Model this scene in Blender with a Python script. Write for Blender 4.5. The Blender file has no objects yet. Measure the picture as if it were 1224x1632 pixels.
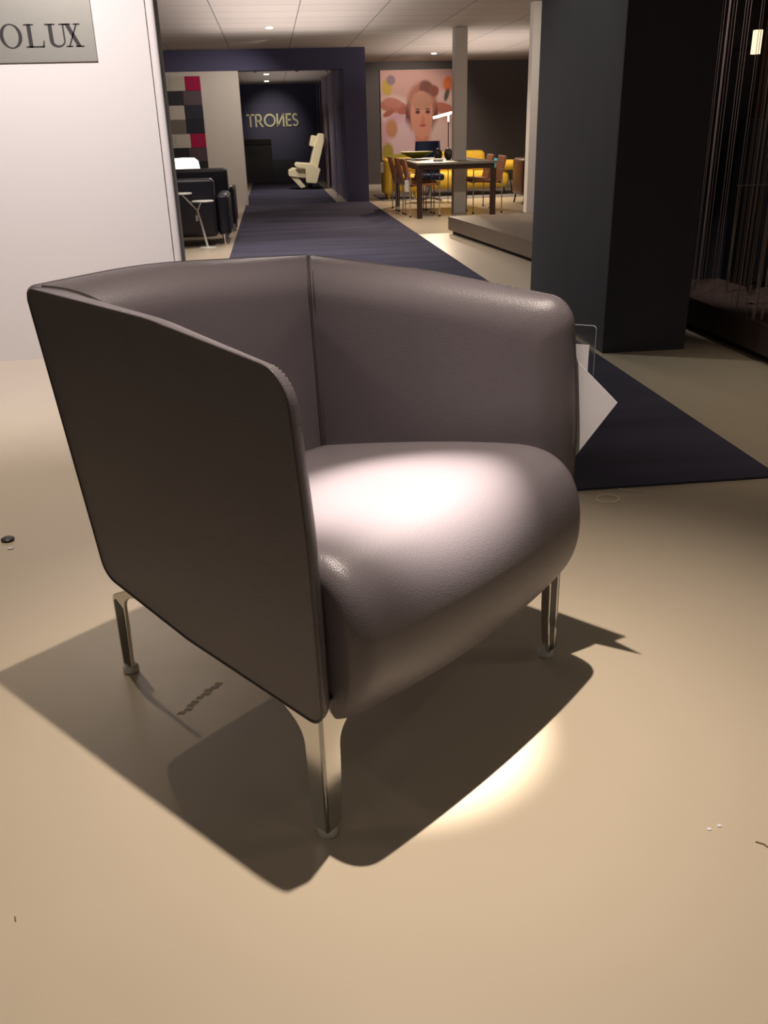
import bpy, bmesh, math, random
from mathutils import Vector, Matrix
random.seed(7)
C = bpy.context.scene
COL = C.collection

# ------------------------------------------------------------------ camera
W_PX, H_PX, F_PX = 1224, 1632, 1400.0
CAM_H = 1.2
cd = bpy.data.cameras.new('camera'); cam = bpy.data.objects.new('camera', cd); COL.objects.link(cam)
cd.sensor_fit = 'VERTICAL'; cd.sensor_height = 36.0; cd.lens = 36.0 * F_PX / H_PX
cd.clip_start = 0.02; cd.clip_end = 200
RX = ((0.9924856608597802, -0.07044344560321195, 0.10004965746704253),
      (-0.11980751139979831, -0.39328117872542495, 0.9115788910854219),
      (-0.024867110807498698, -0.9167156786222692, -0.39876558448316457))
right = Vector([RX[i][0] for i in range(3)]); down = Vector([RX[i][1] for i in range(3)]); fwd = Vector([RX[i][2] for i in range(3)])
m = Matrix.Identity(4)
for i in range(3):
    m[i][0] = right[i]; m[i][1] = -down[i]; m[i][2] = -fwd[i]
m[2][3] = CAM_H
cam.matrix_world = m
C.camera = cam

# ------------------------------------------------------------------ world, exposure
C.view_settings.view_transform = 'Standard'; C.view_settings.look = 'None'
C.view_settings.gamma = 1; C.view_settings.use_curve_mapping = False
C.view_settings.exposure = 0.0
w = bpy.data.worlds.new('world'); C.world = w; w.use_nodes = True
w.node_tree.nodes['Background'].inputs[0].default_value = (0.9, 0.85, 0.8, 1)
w.node_tree.nodes['Background'].inputs[1].default_value = 0.02

# chair frame: origin at its near front foot
CA = Vector((0.00726, 1.28168, 0)); CU = Vector((0.74964, 0.66185, 0)); CV = Vector((-0.66185, 0.74964, 0))
def L(u, v, z): return CA + CU*u + CV*v + Vector((0, 0, z))

def spot(name, loc, target, power, angle, blend=0.5, color=(1, .86, .7), radius=.03):
    ld = bpy.data.lights.new(name, 'SPOT'); ld.energy = power; ld.spot_size = math.radians(angle); ld.spot_blend = blend
    ld.color = color; ld.shadow_soft_size = radius
    o = bpy.data.objects.new(name, ld); COL.objects.link(o); o.location = loc
    o.rotation_euler = (Vector(target)-Vector(loc)).to_track_quat('-Z', 'Y').to_euler()
    return o
def area(name, loc, target, power, size, color=(1, .9, .8)):
    ld = bpy.data.lights.new(name, 'AREA'); ld.energy = power; ld.size = size; ld.color = color
    o = bpy.data.objects.new(name, ld); COL.objects.link(o); o.location = loc
    o.rotation_euler = (Vector(target)-Vector(loc)).to_track_quat('-Z', 'Y').to_euler()
    return o
LAMP = L(.33, .12, 3.25)
WARM = (1, .84, .66)
# (name, position, aim, power, cone, blend, colour, radius)
SPOTS = [
 ('chair_spot', LAMP, L(.34, .10, .5), 2700, 12.8, 1.0, (1, .90, .80), .02),
 ('chair_halo', L(.33, .12, 3.249), L(.38, .02, .2), 120, 30, 1.0, (1, .87, .72), .02),
 ('chair_flood', L(.33, .12, 3.251), L(.22, -.16, 0), 350, 60, .9, (1, .85, .73), .02),
 ('front_flood', (-1.3, -1.6, 3.2), (.1, .6, 0), 12, 100, 1.0, (1, .86, .76), .05),
 ('left_pool', (-1.3, 3.6, 3.25), (-1.2, 3.0, 0), 190, 62, 1.0, WARM, .04),
 ('wall_washer', (-1.1, 3.3, 3.3), (-1.3, 5.35, .95), 540, 84, 1.0, (1, .925, .96), .04),
 ('right_pool', (2.5, 3.2, 3.25), (2.5, 3.4, 0), 80, 52, 1.0, WARM, .04),
]
for x, y in ((-3.0, -1.5), (3.2, -1.2), (3.4, 1.6), (-3.2, 1.8), (.2, -2.8)):
    SPOTS.append(('ambient_fill', (x, y, 3.25), (x, y, 0), 22, 165, 1.0, (1, .93, .78), .08))  # added out-of-view fill that raises the ambient light
for s in SPOTS: spot(*s)
FAR = [
 ('aisle_spot', (.11, 13.6, 2.50), (.3, 11.8, 0), 260, 120, 1.0, (1, .9, .84), .04),
 ('aisle_spot', (.11, 10.2, 2.50), (.3, 9.0, 0), 260, 120, 1.0, (1, .9, .84), .04),
 ('aisle_spot', (.6, 7.0, 3.3), (.6, 7.0, 0), 60, 100, 1.0, (1, .9, .84), .04),
 ('aisle_spot', (.04, 20.2, 2.27), (.2, 20.0, 0), 110, 140, 1.0, (1, .9, .84), .04),
 ('letter_spot', (.04, 23.4, 2.27), (.15, 25, 1.35), 60, 60, 1.0, (1, .9, .65), .03),
 ('white_wall_spot', (.1, 15.4, 2.5), (-.9, 17.0, .9), 90, 100, .8, (1, .88, .76), .03),
 ('recliner_spot', (.5, 19.6, 2.25), (.8, 21.3, .5), 90, 60, 1.0, (1, .9, .72), .03),
 ('poster_spot', (3.0, 18.9, 2.44), (3.0, 20.7, 1.25), 80, 90, .6, (1, .82, .66), .03),
 ('dining_spot', (3.0, 17.3, 2.29), (3.2, 15.8, .3), 230, 140, 1.0, (1, .80, .58), .03),
 ('dining_spot', (2.2, 12.2, 2.50), (2.3, 12.0, .2), 170, 110, 1.0, (1, .84, .66), .03),
 ('dining_spot', (3.9, 16.2, 2.29), (4.0, 17.4, .3), 150, 110, 1.0, (1, .82, .58), .03),
 ('sofa_spot', (-.85, 10.0, 2.42), (-.85, 10.7, .5), 55, 90, 1.0, (1, .9, .8), .03),
 ('column_spot', (2.2, 9.6, 2.50), (3.3, 11.3, 1.2), 130, 90, 1.0, (1, .88, .76), .03),
 ('pillar_spot', (.9, 5.2, 3.3), (1.8, 5.6, .3), 60, 80, 1.0, (.95, .97, .9), .03),
 ('curtain_spot', (2.3, 5.0, 3.3), (2.66, 5.1, 2.25), 190, 34, .6, (1, .88, .8), .02),
]
UP = [('aisle_ceiling_fill', (.3, 11.8, 1.9), 52, 2.0, 5.0), ('dining_ceiling_fill', (3.6, 16.5, 1.75), 38, 2.5, 4.0), ('corridor_ceiling_fill', (.3, 21, 1.6), 9, 1.2, 5.0)]  # added fill areas, no fixtures; stand in for indirect light on the far ceiling
for n_, p_, e_, sx_, sy_ in UP:
    a_ = area(n_, p_, (p_[0], p_[1], 9), e_, sx_, (1, .90, .84)); a_.data.shape = 'RECTANGLE'; a_.data.size_y = sy_; a_.rotation_euler = (math.pi, 0, 0)
for s in FAR: spot(*s)

# ------------------------------------------------------------------ materials
def lin(c):
    r = []
    for v in c:
        v /= 255.0
        r.append(v/12.92 if v <= .04045 else ((v+.055)/1.055)**2.4)
    return (r[0], r[1], r[2], 1)
def mat(name, c, rough=.5, metal=0, bump=0, scale=50, vary=0, vscale=3, emit=0, spec=.5, stretch=(1, 1, 1), coat=0, vor=False):
    mt = bpy.data.materials.new(name); mt.use_nodes = True
    nt = mt.node_tree; b = nt.nodes['Principled BSDF']
    col = lin(c)
    b.inputs['Base Color'].default_value = col; b.inputs['Roughness'].default_value = rough; b.inputs['Metallic'].default_value = metal
    b.inputs['Specular IOR Level'].default_value = spec
    if coat: b.inputs['Coat Weight'].default_value = coat; b.inputs['Coat Roughness'].default_value = .15
    if emit:
        b.inputs['Emission Color'].default_value = col; b.inputs['Emission Strength'].default_value = emit
    tc = nt.nodes.new('ShaderNodeTexCoord'); mp = nt.nodes.new('ShaderNodeMapping'); mp.inputs['Scale'].default_value = stretch
    nt.links.new(tc.outputs['Object'], mp.inputs[0])
    n = nt.nodes.new('ShaderNodeTexNoise'); n.inputs['Scale'].default_value = vscale; n.inputs['Detail'].default_value = 6
    nt.links.new(mp.outputs[0], n.inputs['Vector'])
    if vary:
        mx = nt.nodes.new('ShaderNodeMix'); mx.data_type = 'RGBA'
        mx.inputs[6].default_value = tuple(x*(1-vary) for x in col[:3])+(1,); mx.inputs[7].default_value = tuple(min(1, x*(1+vary)) for x in col[:3])+(1,)
        nt.links.new(n.outputs['Fac'], mx.inputs[0]); nt.links.new(mx.outputs[2], b.inputs['Base Color'])
    if bump:
        if vor:
            n2 = nt.nodes.new('ShaderNodeTexVoronoi'); n2.inputs['Scale'].default_value = scale; out = n2.outputs['Distance']
        else:
            n2 = nt.nodes.new('ShaderNodeTexNoise'); n2.inputs['Scale'].default_value = scale; n2.inputs['Detail'].default_value = 3; out = n2.outputs['Fac']
        nt.links.new(mp.outputs[0], n2.inputs['Vector'])
        bp = nt.nodes.new('ShaderNodeBump'); bp.inputs['Strength'].default_value = bump; bp.inputs['Distance'].default_value = .002
        nt.links.new(out, bp.inputs['Height']); nt.links.new(bp.outputs[0], b.inputs['Normal'])
    return mt
def ceiling_mat():
    mt = bpy.data.materials.new('ceiling_tile'); mt.use_nodes = True; nt = mt.node_tree; b = nt.nodes['Principled BSDF']
    tc = nt.nodes.new('ShaderNodeTexCoord'); br = nt.nodes.new('ShaderNodeTexBrick')
    br.offset = 0; br.inputs['Scale'].default_value = 1; br.inputs['Brick Width'].default_value = 1.0; br.inputs['Row Height'].default_value = .6
    br.inputs['Mortar Size'].default_value = .007; br.inputs['Color1'].default_value = lin((196, 186, 180)); br.inputs['Color2'].default_value = lin((190, 180, 174)); br.inputs['Mortar'].default_value = lin((120, 112, 108))
    mp = nt.nodes.new('ShaderNodeMapping'); mp.inputs['Location'].default_value = (.55, 0, 0)
    nt.links.new(tc.outputs['Object'], mp.inputs[0]); nt.links.new(mp.outputs[0], br.inputs['Vector']); nt.links.new(br.outputs['Color'], b.inputs['Base Color'])
    b.inputs['Roughness'].default_value = .9
    return mt
M = dict(
 leather=mat('taupe_leather', (104, 97, 101), .37, bump=.22, scale=420, vor=True, vary=.05, vscale=8, spec=.5),
 welt=mat('taupe_leather_welt', (84, 77, 79), .38, bump=.3, scale=500, vor=True),
 stitch=mat('pale_stitch', (150, 142, 140), .6),
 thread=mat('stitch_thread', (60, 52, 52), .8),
 alu=mat('polished_aluminium', (205, 203, 198), .18, 1, vary=.04, bump=.06, scale=120),
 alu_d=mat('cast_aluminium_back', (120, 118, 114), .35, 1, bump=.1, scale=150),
 white_pl=mat('white_plastic', (225, 225, 220), .4),
 floor=mat('linoleum', (202, 188, 166), .30, bump=.04, scale=9, vary=.05, vscale=1.6, spec=.45),
 carpet=mat('navy_carpet', (74, 72, 88), .95, bump=1.0, scale=260, vary=.6, vscale=2.2, stretch=(.3, 1.6, 1), spec=.1),  # cross bands: wool nap, partly lamp streaks put into the colour
 white=mat('white_wall_paint', (214, 207, 200), .85, bump=.05, scale=80),
 ceil=ceiling_mat(), ceilhi=mat('upper_ceiling_paint', (150, 140, 130), .9),
 fardark=mat('far_charcoal_wall', (104, 98, 100), .9, bump=.1, scale=60),
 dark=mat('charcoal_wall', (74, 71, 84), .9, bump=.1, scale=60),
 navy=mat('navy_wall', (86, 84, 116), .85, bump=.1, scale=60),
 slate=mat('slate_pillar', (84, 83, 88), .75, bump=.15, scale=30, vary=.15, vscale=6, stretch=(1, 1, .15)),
 plat=mat('platform_laminate', (112, 98, 84), .45, vary=.12, vscale=4, stretch=(6, .6, 6), bump=.05),
 toe=mat('dark_plinth', (28, 22, 20), .7),
 platd=mat('dark_platform_laminate', (72, 58, 54), .45, vary=.12, vscale=4, stretch=(6, .6, 6)),
 steel=mat('brushed_steel', (160, 156, 144), .42, .7, bump=.08, scale=60, stretch=(1, 1, 40)),
 black=mat('black_paint', (24, 22, 24), .4),
 blackleather=mat('black_leather', (36, 36, 48), .38, bump=.2, scale=200, vor=True),
 chrome=mat('chrome', (210, 210, 212), .12, 1),
 tan=mat('tan_saddle_leather', (190, 124, 82), .5, vary=.1, vscale=10),
 wenge=mat('wenge_wood', (52, 32, 26), .4, vary=.2, vscale=20, stretch=(1, 1, .2)),
 blue=mat('navy_upholstery', (34, 48, 88), .8, bump=.2, scale=200),
 yellow=mat('yellow_upholstery', (232, 188, 60), .75, bump=.2, scale=150),
 cyan=mat('cyan_cushion', (52, 168, 200), .8),
 brown=mat('brown_leather', (88, 46, 32), .45),
 cream=mat('cream_leather', (226, 214, 180), .5, bump=.1, scale=150, vor=True),
 glow=mat('lit_lamp', (255, 240, 215), .5, emit=14),
 glow2=mat('lit_lamp_shade', (255, 250, 232), .5, emit=2.2),
 paper=mat('white_paper', (226, 224, 228), .55),
 string=mat('curtain_string', (170, 150, 145), .5, spec=.6),
 wood=mat('reddish_wood_panel', (112, 78, 58), .5, vary=.15, vscale=6, stretch=(8, 8, 1)),
 leg_dark=mat('leg_dark_reflection', (34, 28, 26), .35),
 rim=mat('acrylic_edge', (150, 152, 154), .2, spec=.8),
 satin=mat('satin_steel_tube', (205, 202, 196), .4, .5),
 rug=mat('grey_rug', (128, 126, 128), .95, bump=.5, scale=100),
 vase=mat('dark_ceramic', (62, 58, 56), .25), letter=mat('cream_letter', (236, 230, 200), .5),
 ink=mat('dark_letter', (34, 30, 28), .5), debris=mat('offcut', (245, 232, 205), .7),
 scuff=mat('floor_scuff', (122, 106, 82), .5), lime=mat('lime_bowl', (176, 176, 52), .4),
)
def clear_mat():
    mt = bpy.data.materials.new('clear_acrylic'); mt.use_nodes = True; b = mt.node_tree.nodes['Principled BSDF']
    b.inputs['Base Color'].default_value = (.9, .92, .92, 1); b.inputs['Roughness'].default_value = .08; b.inputs['Transmission Weight'].default_value = 1; b.inputs['IOR'].default_value = 1.2
    return mt
M['clear'] = clear_mat()

# ------------------------------------------------------------------ mesh helpers
class MB:
    def __init__(s): s.bm = bmesh.new()
    def box(s, x0, x1, y0, y1, z0, z1, bev=0, seg=2, mtx=None):
        t = bmesh.new(); bmesh.ops.create_cube(t, size=1)
        for v in t.verts: v.co = Vector(((x0+x1)/2+v.co.x*(x1-x0), (y0+y1)/2+v.co.y*(y1-y0), (z0+z1)/2+v.co.z*(z1-z0)))
        if bev: bmesh.ops.bevel(t, geom=list(t.edges), offset=bev, segments=seg, profile=.5, affect='EDGES')
        if mtx: bmesh.ops.transform(t, matrix=mtx, verts=list(t.verts))
        s.add(t); return s
    def add(s, t):
        me = bpy.data.meshes.new('tmp'); t.to_mesh(me); t.free(); s.bm.from_mesh(me); bpy.data.meshes.remove(me)
    def tube(s, pts, r, n=8, closed=False, cap=True):
        pts = [Vector(p) for p in pts]; N = len(pts); rings = []
        rr = r if isinstance(r, (list, tuple)) else [r]*N
        up = None
        for i, p in enumerate(pts):
            a = pts[(i-1) % N] if (closed or i) else p; b = pts[(i+1) % N] if (closed or i < N-1) else p
            t = (b-a).normalized()
            if up is None:
                up = Vector((0, 0, 1)) if abs(t.z) < .9 else Vector((1, 0, 0))
            x = t.cross(up).normalized(); up = x.cross(t).normalized()
            rings.append([s.bm.verts.new(p+(x*math.cos(k*2*math.pi/n)+up*math.sin(k*2*math.pi/n))*rr[i]) for k in range(n)])
        for i in range(N if closed else N-1):
            a, b = rings[i], rings[(i+1) % N]
            for k in range(n): s.bm.faces.new((a[k], a[(k+1) % n], b[(k+1) % n], b[k]))
        if cap and not closed:
            s.bm.faces.new(rings[0][::-1]); s.bm.faces.new(rings[-1])
        return s
    def lathe(s, prof, c=(0, 0, 0), n=24):
        c = Vector(c); rings = [[s.bm.verts.new(c+Vector((r*math.cos(k*2*math.pi/n), r*math.sin(k*2*math.pi/n), z))) for k in range(n)] for r, z in prof]
        for a, b in zip(rings, rings[1:]):
            for k in range(n): s.bm.faces.new((a[k], a[(k+1) % n], b[(k+1) % n], b[k]))
        s.bm.faces.new(rings[0][::-1]); s.bm.faces.new(rings[-1]); return s
    def prism(s, poly, fn, t0, t1):
        a = [s.bm.verts.new(fn(p[0], p[1], t0)) for p in poly]; b = [s.bm.verts.new(fn(p[0], p[1], t1)) for p in poly]
        n = len(poly); s.bm.faces.new(a); s.bm.faces.new(b[::-1])
        for i in range(n): s.bm.faces.new((a[i], b[i], b[(i+1) % n], a[(i+1) % n]))
        return s
    def build(s, name, material, parent=None, smooth=False, angle=40):
        bmesh.ops.recalc_face_normals(s.bm, faces=list(s.bm.faces))
        me = bpy.data.meshes.new(name); s.bm.to_mesh(me); s.bm.free()
        for mt in (material if isinstance(material, (list, tuple)) else [material]): me.materials.append(mt)
        if smooth:
            for p in me.polygons: p.use_smooth = True
            me.set_sharp_from_angle(angle=math.radians(angle))
        o = bpy.data.objects.new(name, me); COL.objects.link(o)
        if parent: o.parent = parent
        return o
def tag(o, label, cat, group=None):
    o['label'] = label; o['category'] = cat
    if group: o['group'] = group
    return o
def thing(name, label, cat, loc=(0, 0, 0), rz=0, group=None):
    o = bpy.data.objects.new(name, None); COL.objects.link(o); o.location = loc; o.rotation_euler = (0, 0, rz); o.empty_display_size = .1
    return tag(o, label, cat, group)
def struct(o): o['kind'] = 'structure'; return o
def box(name, mt, *a, parent=None, bev=0, smooth=False): return MB().box(*a, bev=bev).build(name, mt, parent, smooth)
def copy_tree(o, parent=None):
    c = o.copy(); COL.objects.link(c)
    if parent: c.parent = parent
    for ch in [x for x in bpy.data.objects if x.parent == o]: copy_tree(ch, c)
    return c
def rpoly(cs, na=8, ne=5):
    """rounded polygon; cs = (x, y, r); the same counts give matching points"""
    out = []; n = len(cs); arcs = []
    for i in range(n):
        p = Vector(cs[i][:2]); a = Vector(cs[i-1][:2]); b = Vector(cs[(i+1) % n][:2]); r = cs[i][2]
        d1 = (a-p).normalized(); d2 = (b-p).normalized(); ang = d1.angle(d2); t = r/math.tan(ang/2)
        s0 = p+d1*t; s1 = p+d2*t
        bis = (d1+d2).normalized(); c = p+bis*(r/math.sin(ang/2))
        a0 = math.atan2(s0.y-c.y, s0.x-c.x); a1 = math.atan2(s1.y-c.y, s1.x-c.x)
        da = (a1-a0+math.pi) % (2*math.pi)-math.pi
        arcs.append([(c.x+r*math.cos(a0+da*k/na), c.y+r*math.sin(a0+da*k/na)) for k in range(na+1)])
    for i in range(n):
        out += arcs[i]; p = arcs[i][-1]; q = arcs[(i+1) % n][0]
        for k in range(1, ne): out.append((p[0]+(q[0]-p[0])*k/ne, p[1]+(q[1]-p[1])*k/ne))
    return out
def loft(bm, rings, closed_ends=True):
    vr = [[bm.verts.new(p) for p in r] for r in rings]; n = len(vr[0])
    for a, b in zip(vr, vr[1:]):
        for k in range(n): bm.faces.new((a[k], a[(k+1) % n], b[(k+1) % n], b[k]))
    if closed_ends: bm.faces.new(vr[0][::-1]); bm.faces.new(vr[-1])
    return vr

# ------------------------------------------------------------------ the setting
struct(box('floor', M['floor'], -8, 9, -4, 26, -.1, 0))
struct(box('ceiling', M['ceilhi'], -8, 9, -4, 9, 3.4, 3.5))
struct(box('trim_1', M['ceilhi'], -8, 9, 9, 9.099, 2.52, 3.5))
struct(box('ceiling', M['ceil'], -8, 9, 9.1, 26, 2.52, 2.62))
struct(box('ceiling', M['ceil'], -2, 1.36, 17.3, 25, 2.34, 2.42))
struct(box('wall_back', M['dark'], -8, 9, -4.1, -4, 0, 3.5))
struct(box('wall_left', M['white'], -8.1, -8, -4, 26, 0, 3.5))
struct(box('wall_right', M['dark'], 9, 9.1, -4, 26, 0, 3.5))
# white partition with the rounded end post
struct(box('wall_front_left', M['white'], -8, -.5975, 5.37, 5.50, 0, 3.4))
struct(MB().box(-.596, -.55, 5.372, 5.60, 0, 3.4, bev=.018, seg=4).build('trim_2', M['white'], smooth=True))
# bulkhead, white wall under it, dark pillar, corridor
struct(box('trim_3', M['navy'], -8, 1.75, 17.0, 17.3, 2.19, 2.519))
struct(box('wall_middle_left', M['white'], -8, -.45, 17.001, 17.3, 0, 2.19))
struct(box('wall_corridor_right', M['navy'], 1.36, 1.75, 17.0, 25, 0, 2.19))
struct(box('wall_corridor_right', M['navy'], 1.361, 1.749, 17.3, 25, 2.19, 2.519))
struct(box('wall_corridor_left', M['white'], -2.2, -2.1, 17.3, 25, 0, 2.34))
struct(box('wall_far', M['navy'], -8, 1.75, 25, 25.1, 0, 2.519))
struct(box('wall_far_right', M['fardark'], 1.75, 9, 20.8, 20.9, 0, 2.519))
struct(box('baseboard_far', M['white'], 1.76, 9, 20.76, 20.8, 0, .09))
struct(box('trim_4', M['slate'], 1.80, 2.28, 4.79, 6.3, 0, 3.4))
# front face of the pillar: thin slab in a darker colour
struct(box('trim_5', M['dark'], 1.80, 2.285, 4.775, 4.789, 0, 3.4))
struct(box('trim_6', M['white'], 3.15, 3.9, 11.35, 11.5, .2, 2.519))
struct(MB().box(2.74, 2.93, 14.0, 14.19, 0, 2.519, bev=.006).build('trim_7', M['white']))

struct(box('wall_dark_backdrop', M['dark'], 2.30, 9, 6.06, 6.2, 0, 3.4))  # added dark backdrop, stands in for the darkness behind the string curtain
# carpet runner
cr = MB().prism([(-.5, 2.82), (1.76, 2.80), (1.74, 16.98), (1.15, 16.98), (1.15, 24.86), (-.5, 24.86)], lambda a, b, c: Vector((a, b, c)), .0005, .009).build('carpet_runner', M['carpet'])
tag(cr, 'long dark navy carpet runner leading down the aisle to the far wall', 'carpet')

def platform(name, poly, label, m1):
    t = thing(name, label, 'platform')
    cx = sum(p[0] for p in poly)/4; cy = sum(p[1] for p in poly)/4
    fn = lambda a, b, c: Vector((a, b, c))
    MB().prism(poly, fn, .045, .2).build('deck', m1, t)
    q = [(p[0]+(.05 if p[0] < cx else -.05), p[1]+(.05 if p[1] < cy else -.05)) for p in poly]
    MB().prism(q, fn, 0, .0449).build('plinth', M['toe'], t)
platform('display_platform', [(2.13, 11.23), (2.50, 7.3), (6, 7.3), (6, 11.5)], 'low taupe display platform in front of the dining table', M['plat'])
platform('display_platform', [(2.51, 5.9), (2.58, 2.2), (6, 2.2), (6, 5.9)], 'low dark brown display platform beneath the string curtain', M['platd'])

# ------------------------------------------------------------------ the armchair
ch = thing('armchair', 'large taupe leather tub armchair on four polished metal legs in the foreground', 'armchair', CA, math.atan2(CU.y, CU.x))
TH = .115
def slab(name, outer, inner, fn, thick, nprof=9, bulge=.012, label=None):
    """upholstered panel: outline 'outer' on the outside face, 'inner' on the inside, elliptical edge between"""
    bm = bmesh.new(); O = rpoly(outer, 10, 9); I = rpoly(inner, 10, 9); rings = []
    cx = sum(p[0] for p in O)/len(O); cz = sum(p[1] for p in O)/len(O)
    for k in (0.02, .5, .9, .985): rings.append([fn(cx+(p[0]-cx)*k, cz+(p[1]-cz)*k, 0.0) for p in O])
    rings.append([fn(p[0]-(p[0]-cx)*.004, p[1]-(p[1]-cz)*.004, -.0004) for p in O])
    rings.append([fn(*p, .003) for p in O])
    for k in range(1, nprof+1):
        th = k/nprof*math.pi/2; s = 1-math.cos(th); w_ = .003+(thick-.003)*math.sin(th)
        rings.append([fn(p[0]+(q[0]-p[0])*s, p[1]+(q[1]-p[1])*s, w_) for p, q in zip(O, I)])
    cx = sum(p[0] for p in I)/len(I); cz = sum(p[1] for p in I)/len(I)
    for k in (.9, .75, .5, .25, .02):
        rings.append([fn(cx+(p[0]-cx)*k, cz+(p[1]-cz)*k, thick+bulge*(1-k*k)) for p in I])
    loft(bm, rings); b = MB(); b.bm.free(); b.bm = bm
    o = b.build(name, M['leather'], ch, True, 50)
    if label: o['label'] = label
    return O, I, o
# left side panel as the camera sees it: coordinates (v, z)
arm_o = [(.735, .936, .022), (.608, .345, .05), (.33, .294, .3), (-.045, .262, .03), (-.035, .62, .6), (-.010, .880, .065), (.33, .921, .8)]
arm_i = [(.70, .85, .02), (.60, .36, .04), (.33, .31, .3), (.03, .285, .03), (.035, .62, .6), (.06, .795, .05), (.33, .835, .8)]
arm_or = list(arm_o); arm_or[3] = (-.035, .262, .085); arm_or[0] = (.735, .914, .022); arm_or[5] = (-.010, .866, .065); arm_or[6] = (.33, .897, .8)
arm_ir = list(arm_i); arm_ir[3] = (.03, .285, .06); arm_ir[0] = (.70, .830, .02); arm_ir[5] = (.06, .782, .05); arm_ir[6] = (.33, .812, .8)
fl = lambda a, z, w_: Vector((-.02+w_*(.46+.62*max(0, a)/.7), a, z))
Ol, Il, arm_l = slab('armrest', arm_o, arm_i, fl, TH)
fr = lambda a, z, w_: Vector((.792-.066*a-w_*(.55+.55*max(0, a)/.7), a, z))
Orr, Irr, arm_r = slab('armrest', arm_or, arm_ir, fr, TH)
back_o = [(-.018, .936, .02), (.26, .948, 2.0), (.742, .913, .02), (.735, .34, .03), (-.012, .34, .03)]
back_i = [(.05, .855, .03), (.26, .864, 2.0), (.67, .832, .03), (.67, .37, .03), (.05, .37, .03)]
fb = lambda a, z, w_: Vector((a, .737-(.935-z)*.205-w_*(.95-.75*max(0, min(1, (.9-z)/.5))), z))
Ob, Ib, back = slab('backrest', back_o, back_i, fb, TH)
# welt seams along the outer edges
def seam(pts, fn, inset, parent, r=.0022, woff=0.0):
    cx = sum(p[0] for p in pts)/len(pts); cz = sum(p[1] for p in pts)/len(pts)
    MB().tube([fn(p[0]+(cx-p[0])*inset, p[1]+(cz-p[1])*inset, woff) for p in pts], r, 6, closed=True).build('piping', M['welt'], parent, True, 80)
seam(Ol, fl, .004, arm_l, r=.0026); seam(Orr, fr, .004, arm_r, r=.0026); seam(Ob, fb, .004, back, r=.0026)
# second seam just inside the front edge of the arms with tiny stitches
def mid(O, I, s): return [(p[0]+(q[0]-p[0])*s, p[1]+(q[1]-p[1])*s) for p, q in zip(O, I)]
def stitches(O, I, fn, s, w_, parent, lo, hi):
    pts = [fn(*p, w_) for p in mid(O, I, s)]; b = MB()
    for i in range(lo, hi):
        a, c = pts[i % len(pts)], pts[(i+1) % len(pts)]; n = max(1, int((c-a).length/.008))
        for k in range(n):
            p = a.lerp(c, (k+.2)/n); q = a.lerp(c, (k+.75)/n)
            if (q-p).length > 1e-4: b.tube([p, q], .0006, 4)
    b.build('stitching', M['stitch'], parent)
# corner closures: seams where the back meets each arm
def corner_seam(side):
    pts = []
    def sol(z, sw):
        v = .6
        for _ in range(30):
            v = .737-(.935-z)*.205-TH*sw*(.95-.75*max(0, min(1, (.9-z)/.5)))
        tw = TH*sw*((.55+.55*v/.7) if side > 0 else (.46+.62*v/.7))
        u = (.792-.066*v-tw) if side > 0 else (-.02+tw)
        return u, v
    for k in range(0, 10):
        th = math.radians(10+80*k/9); z = (.914 if side > 0 else .936)-.083*(1-math.cos(th)); u, v = sol(z, math.sin(th)); pts.append(Vector((u, v, z)))
    for k in range(1, 12):
        z = (.831-.38*k/11) if side > 0 else (.851-.40*k/11); u, v = sol(z, 1); pts.append(Vector((u, v, z)))
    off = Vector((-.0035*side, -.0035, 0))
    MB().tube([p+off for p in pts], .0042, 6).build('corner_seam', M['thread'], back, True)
    for d in (Vector((-.016*side, .002, 0)), Vector((.001*side, -.016, 0))):
        MB().tube([p+d+off*.1 for p in pts[4:]], .0020, 5).build('corner_welt', M['welt'], back, True)
corner_seam(1); corner_seam(-1)
# seat cushion
def bez(p0, p1, p2, p3, n):
    return [tuple(p0[q]*(1-t)**3+3*p1[q]*t*(1-t)**2+3*p2[q]*t*t*(1-t)+p3[q]*t**3 for q in (0, 1)) for t in [k/n for k in range(n)]]
def seat():
    bm = bmesh.new(); u0, u1 = .020, .742; r = .037; N = 40; rings = []
    for i in range(N+1):
        t = .5-.5*math.cos(math.pi*i/N); u = u0+(u1-u0)*t
        d = min(u-u0, u1-u); e = 0 if d >= r else r*(1-math.sqrt(max(0, 1-((r-d)/r)**2)))
        e = min(e, r*.98); c = 1-(2*t-1)**2
        top = .010*c; bow = -.022*c; sag = -.018*c
        A_ = (.60, .455-e+top); B_ = (.08, .552-e+top); D_ = (-.100+e*.85+bow, .405+sag*.3); E_ = (-.052+e*.25+bow*.8, .262+e*.12+sag); F_ = (.02, .245+e*.1+sag)
        O = bez(A_, (.42, .497-e+top), (.26, .528-e+top), B_, 14)
        O += bez(B_, (-.035+e*.4+bow*.4, .572-e+top*.8), (-.098+e+bow, .525-e*.5), D_, 18)
        O += bez(D_, (-.102+e*.8+bow, .345+sag*.5), (-.079+e*.4+bow*.9, .30+e*.12+sag), E_, 10)
        O += bez(E_, (-.037+e*.25+bow*.6, .245+e*.1+sag), (-.01+e*.2, .244+e*.1+sag), F_, 6)
        O += bez(F_, (.2, .25+e*.5+sag), (.4, .28+e*.5), (.60, .31+e*.5), 8)
        O += bez((.60, .31+e*.5), (.625, .33), (.625, .43), A_, 6)
        rings.append([Vector((u-.066*max(0, p[0])*t, p[0], p[1])) for p in O])
    loft(bm, rings); b = MB(); b.bm.free(); b.bm = bm
    return b.build('seat', M['leather'], ch, True, 60)
st = seat()
# dark under-frame
MB().box(.06, .70, .08, .58, .285, .33, bev=.01).build('seat_frame', M['black'], ch)

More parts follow.
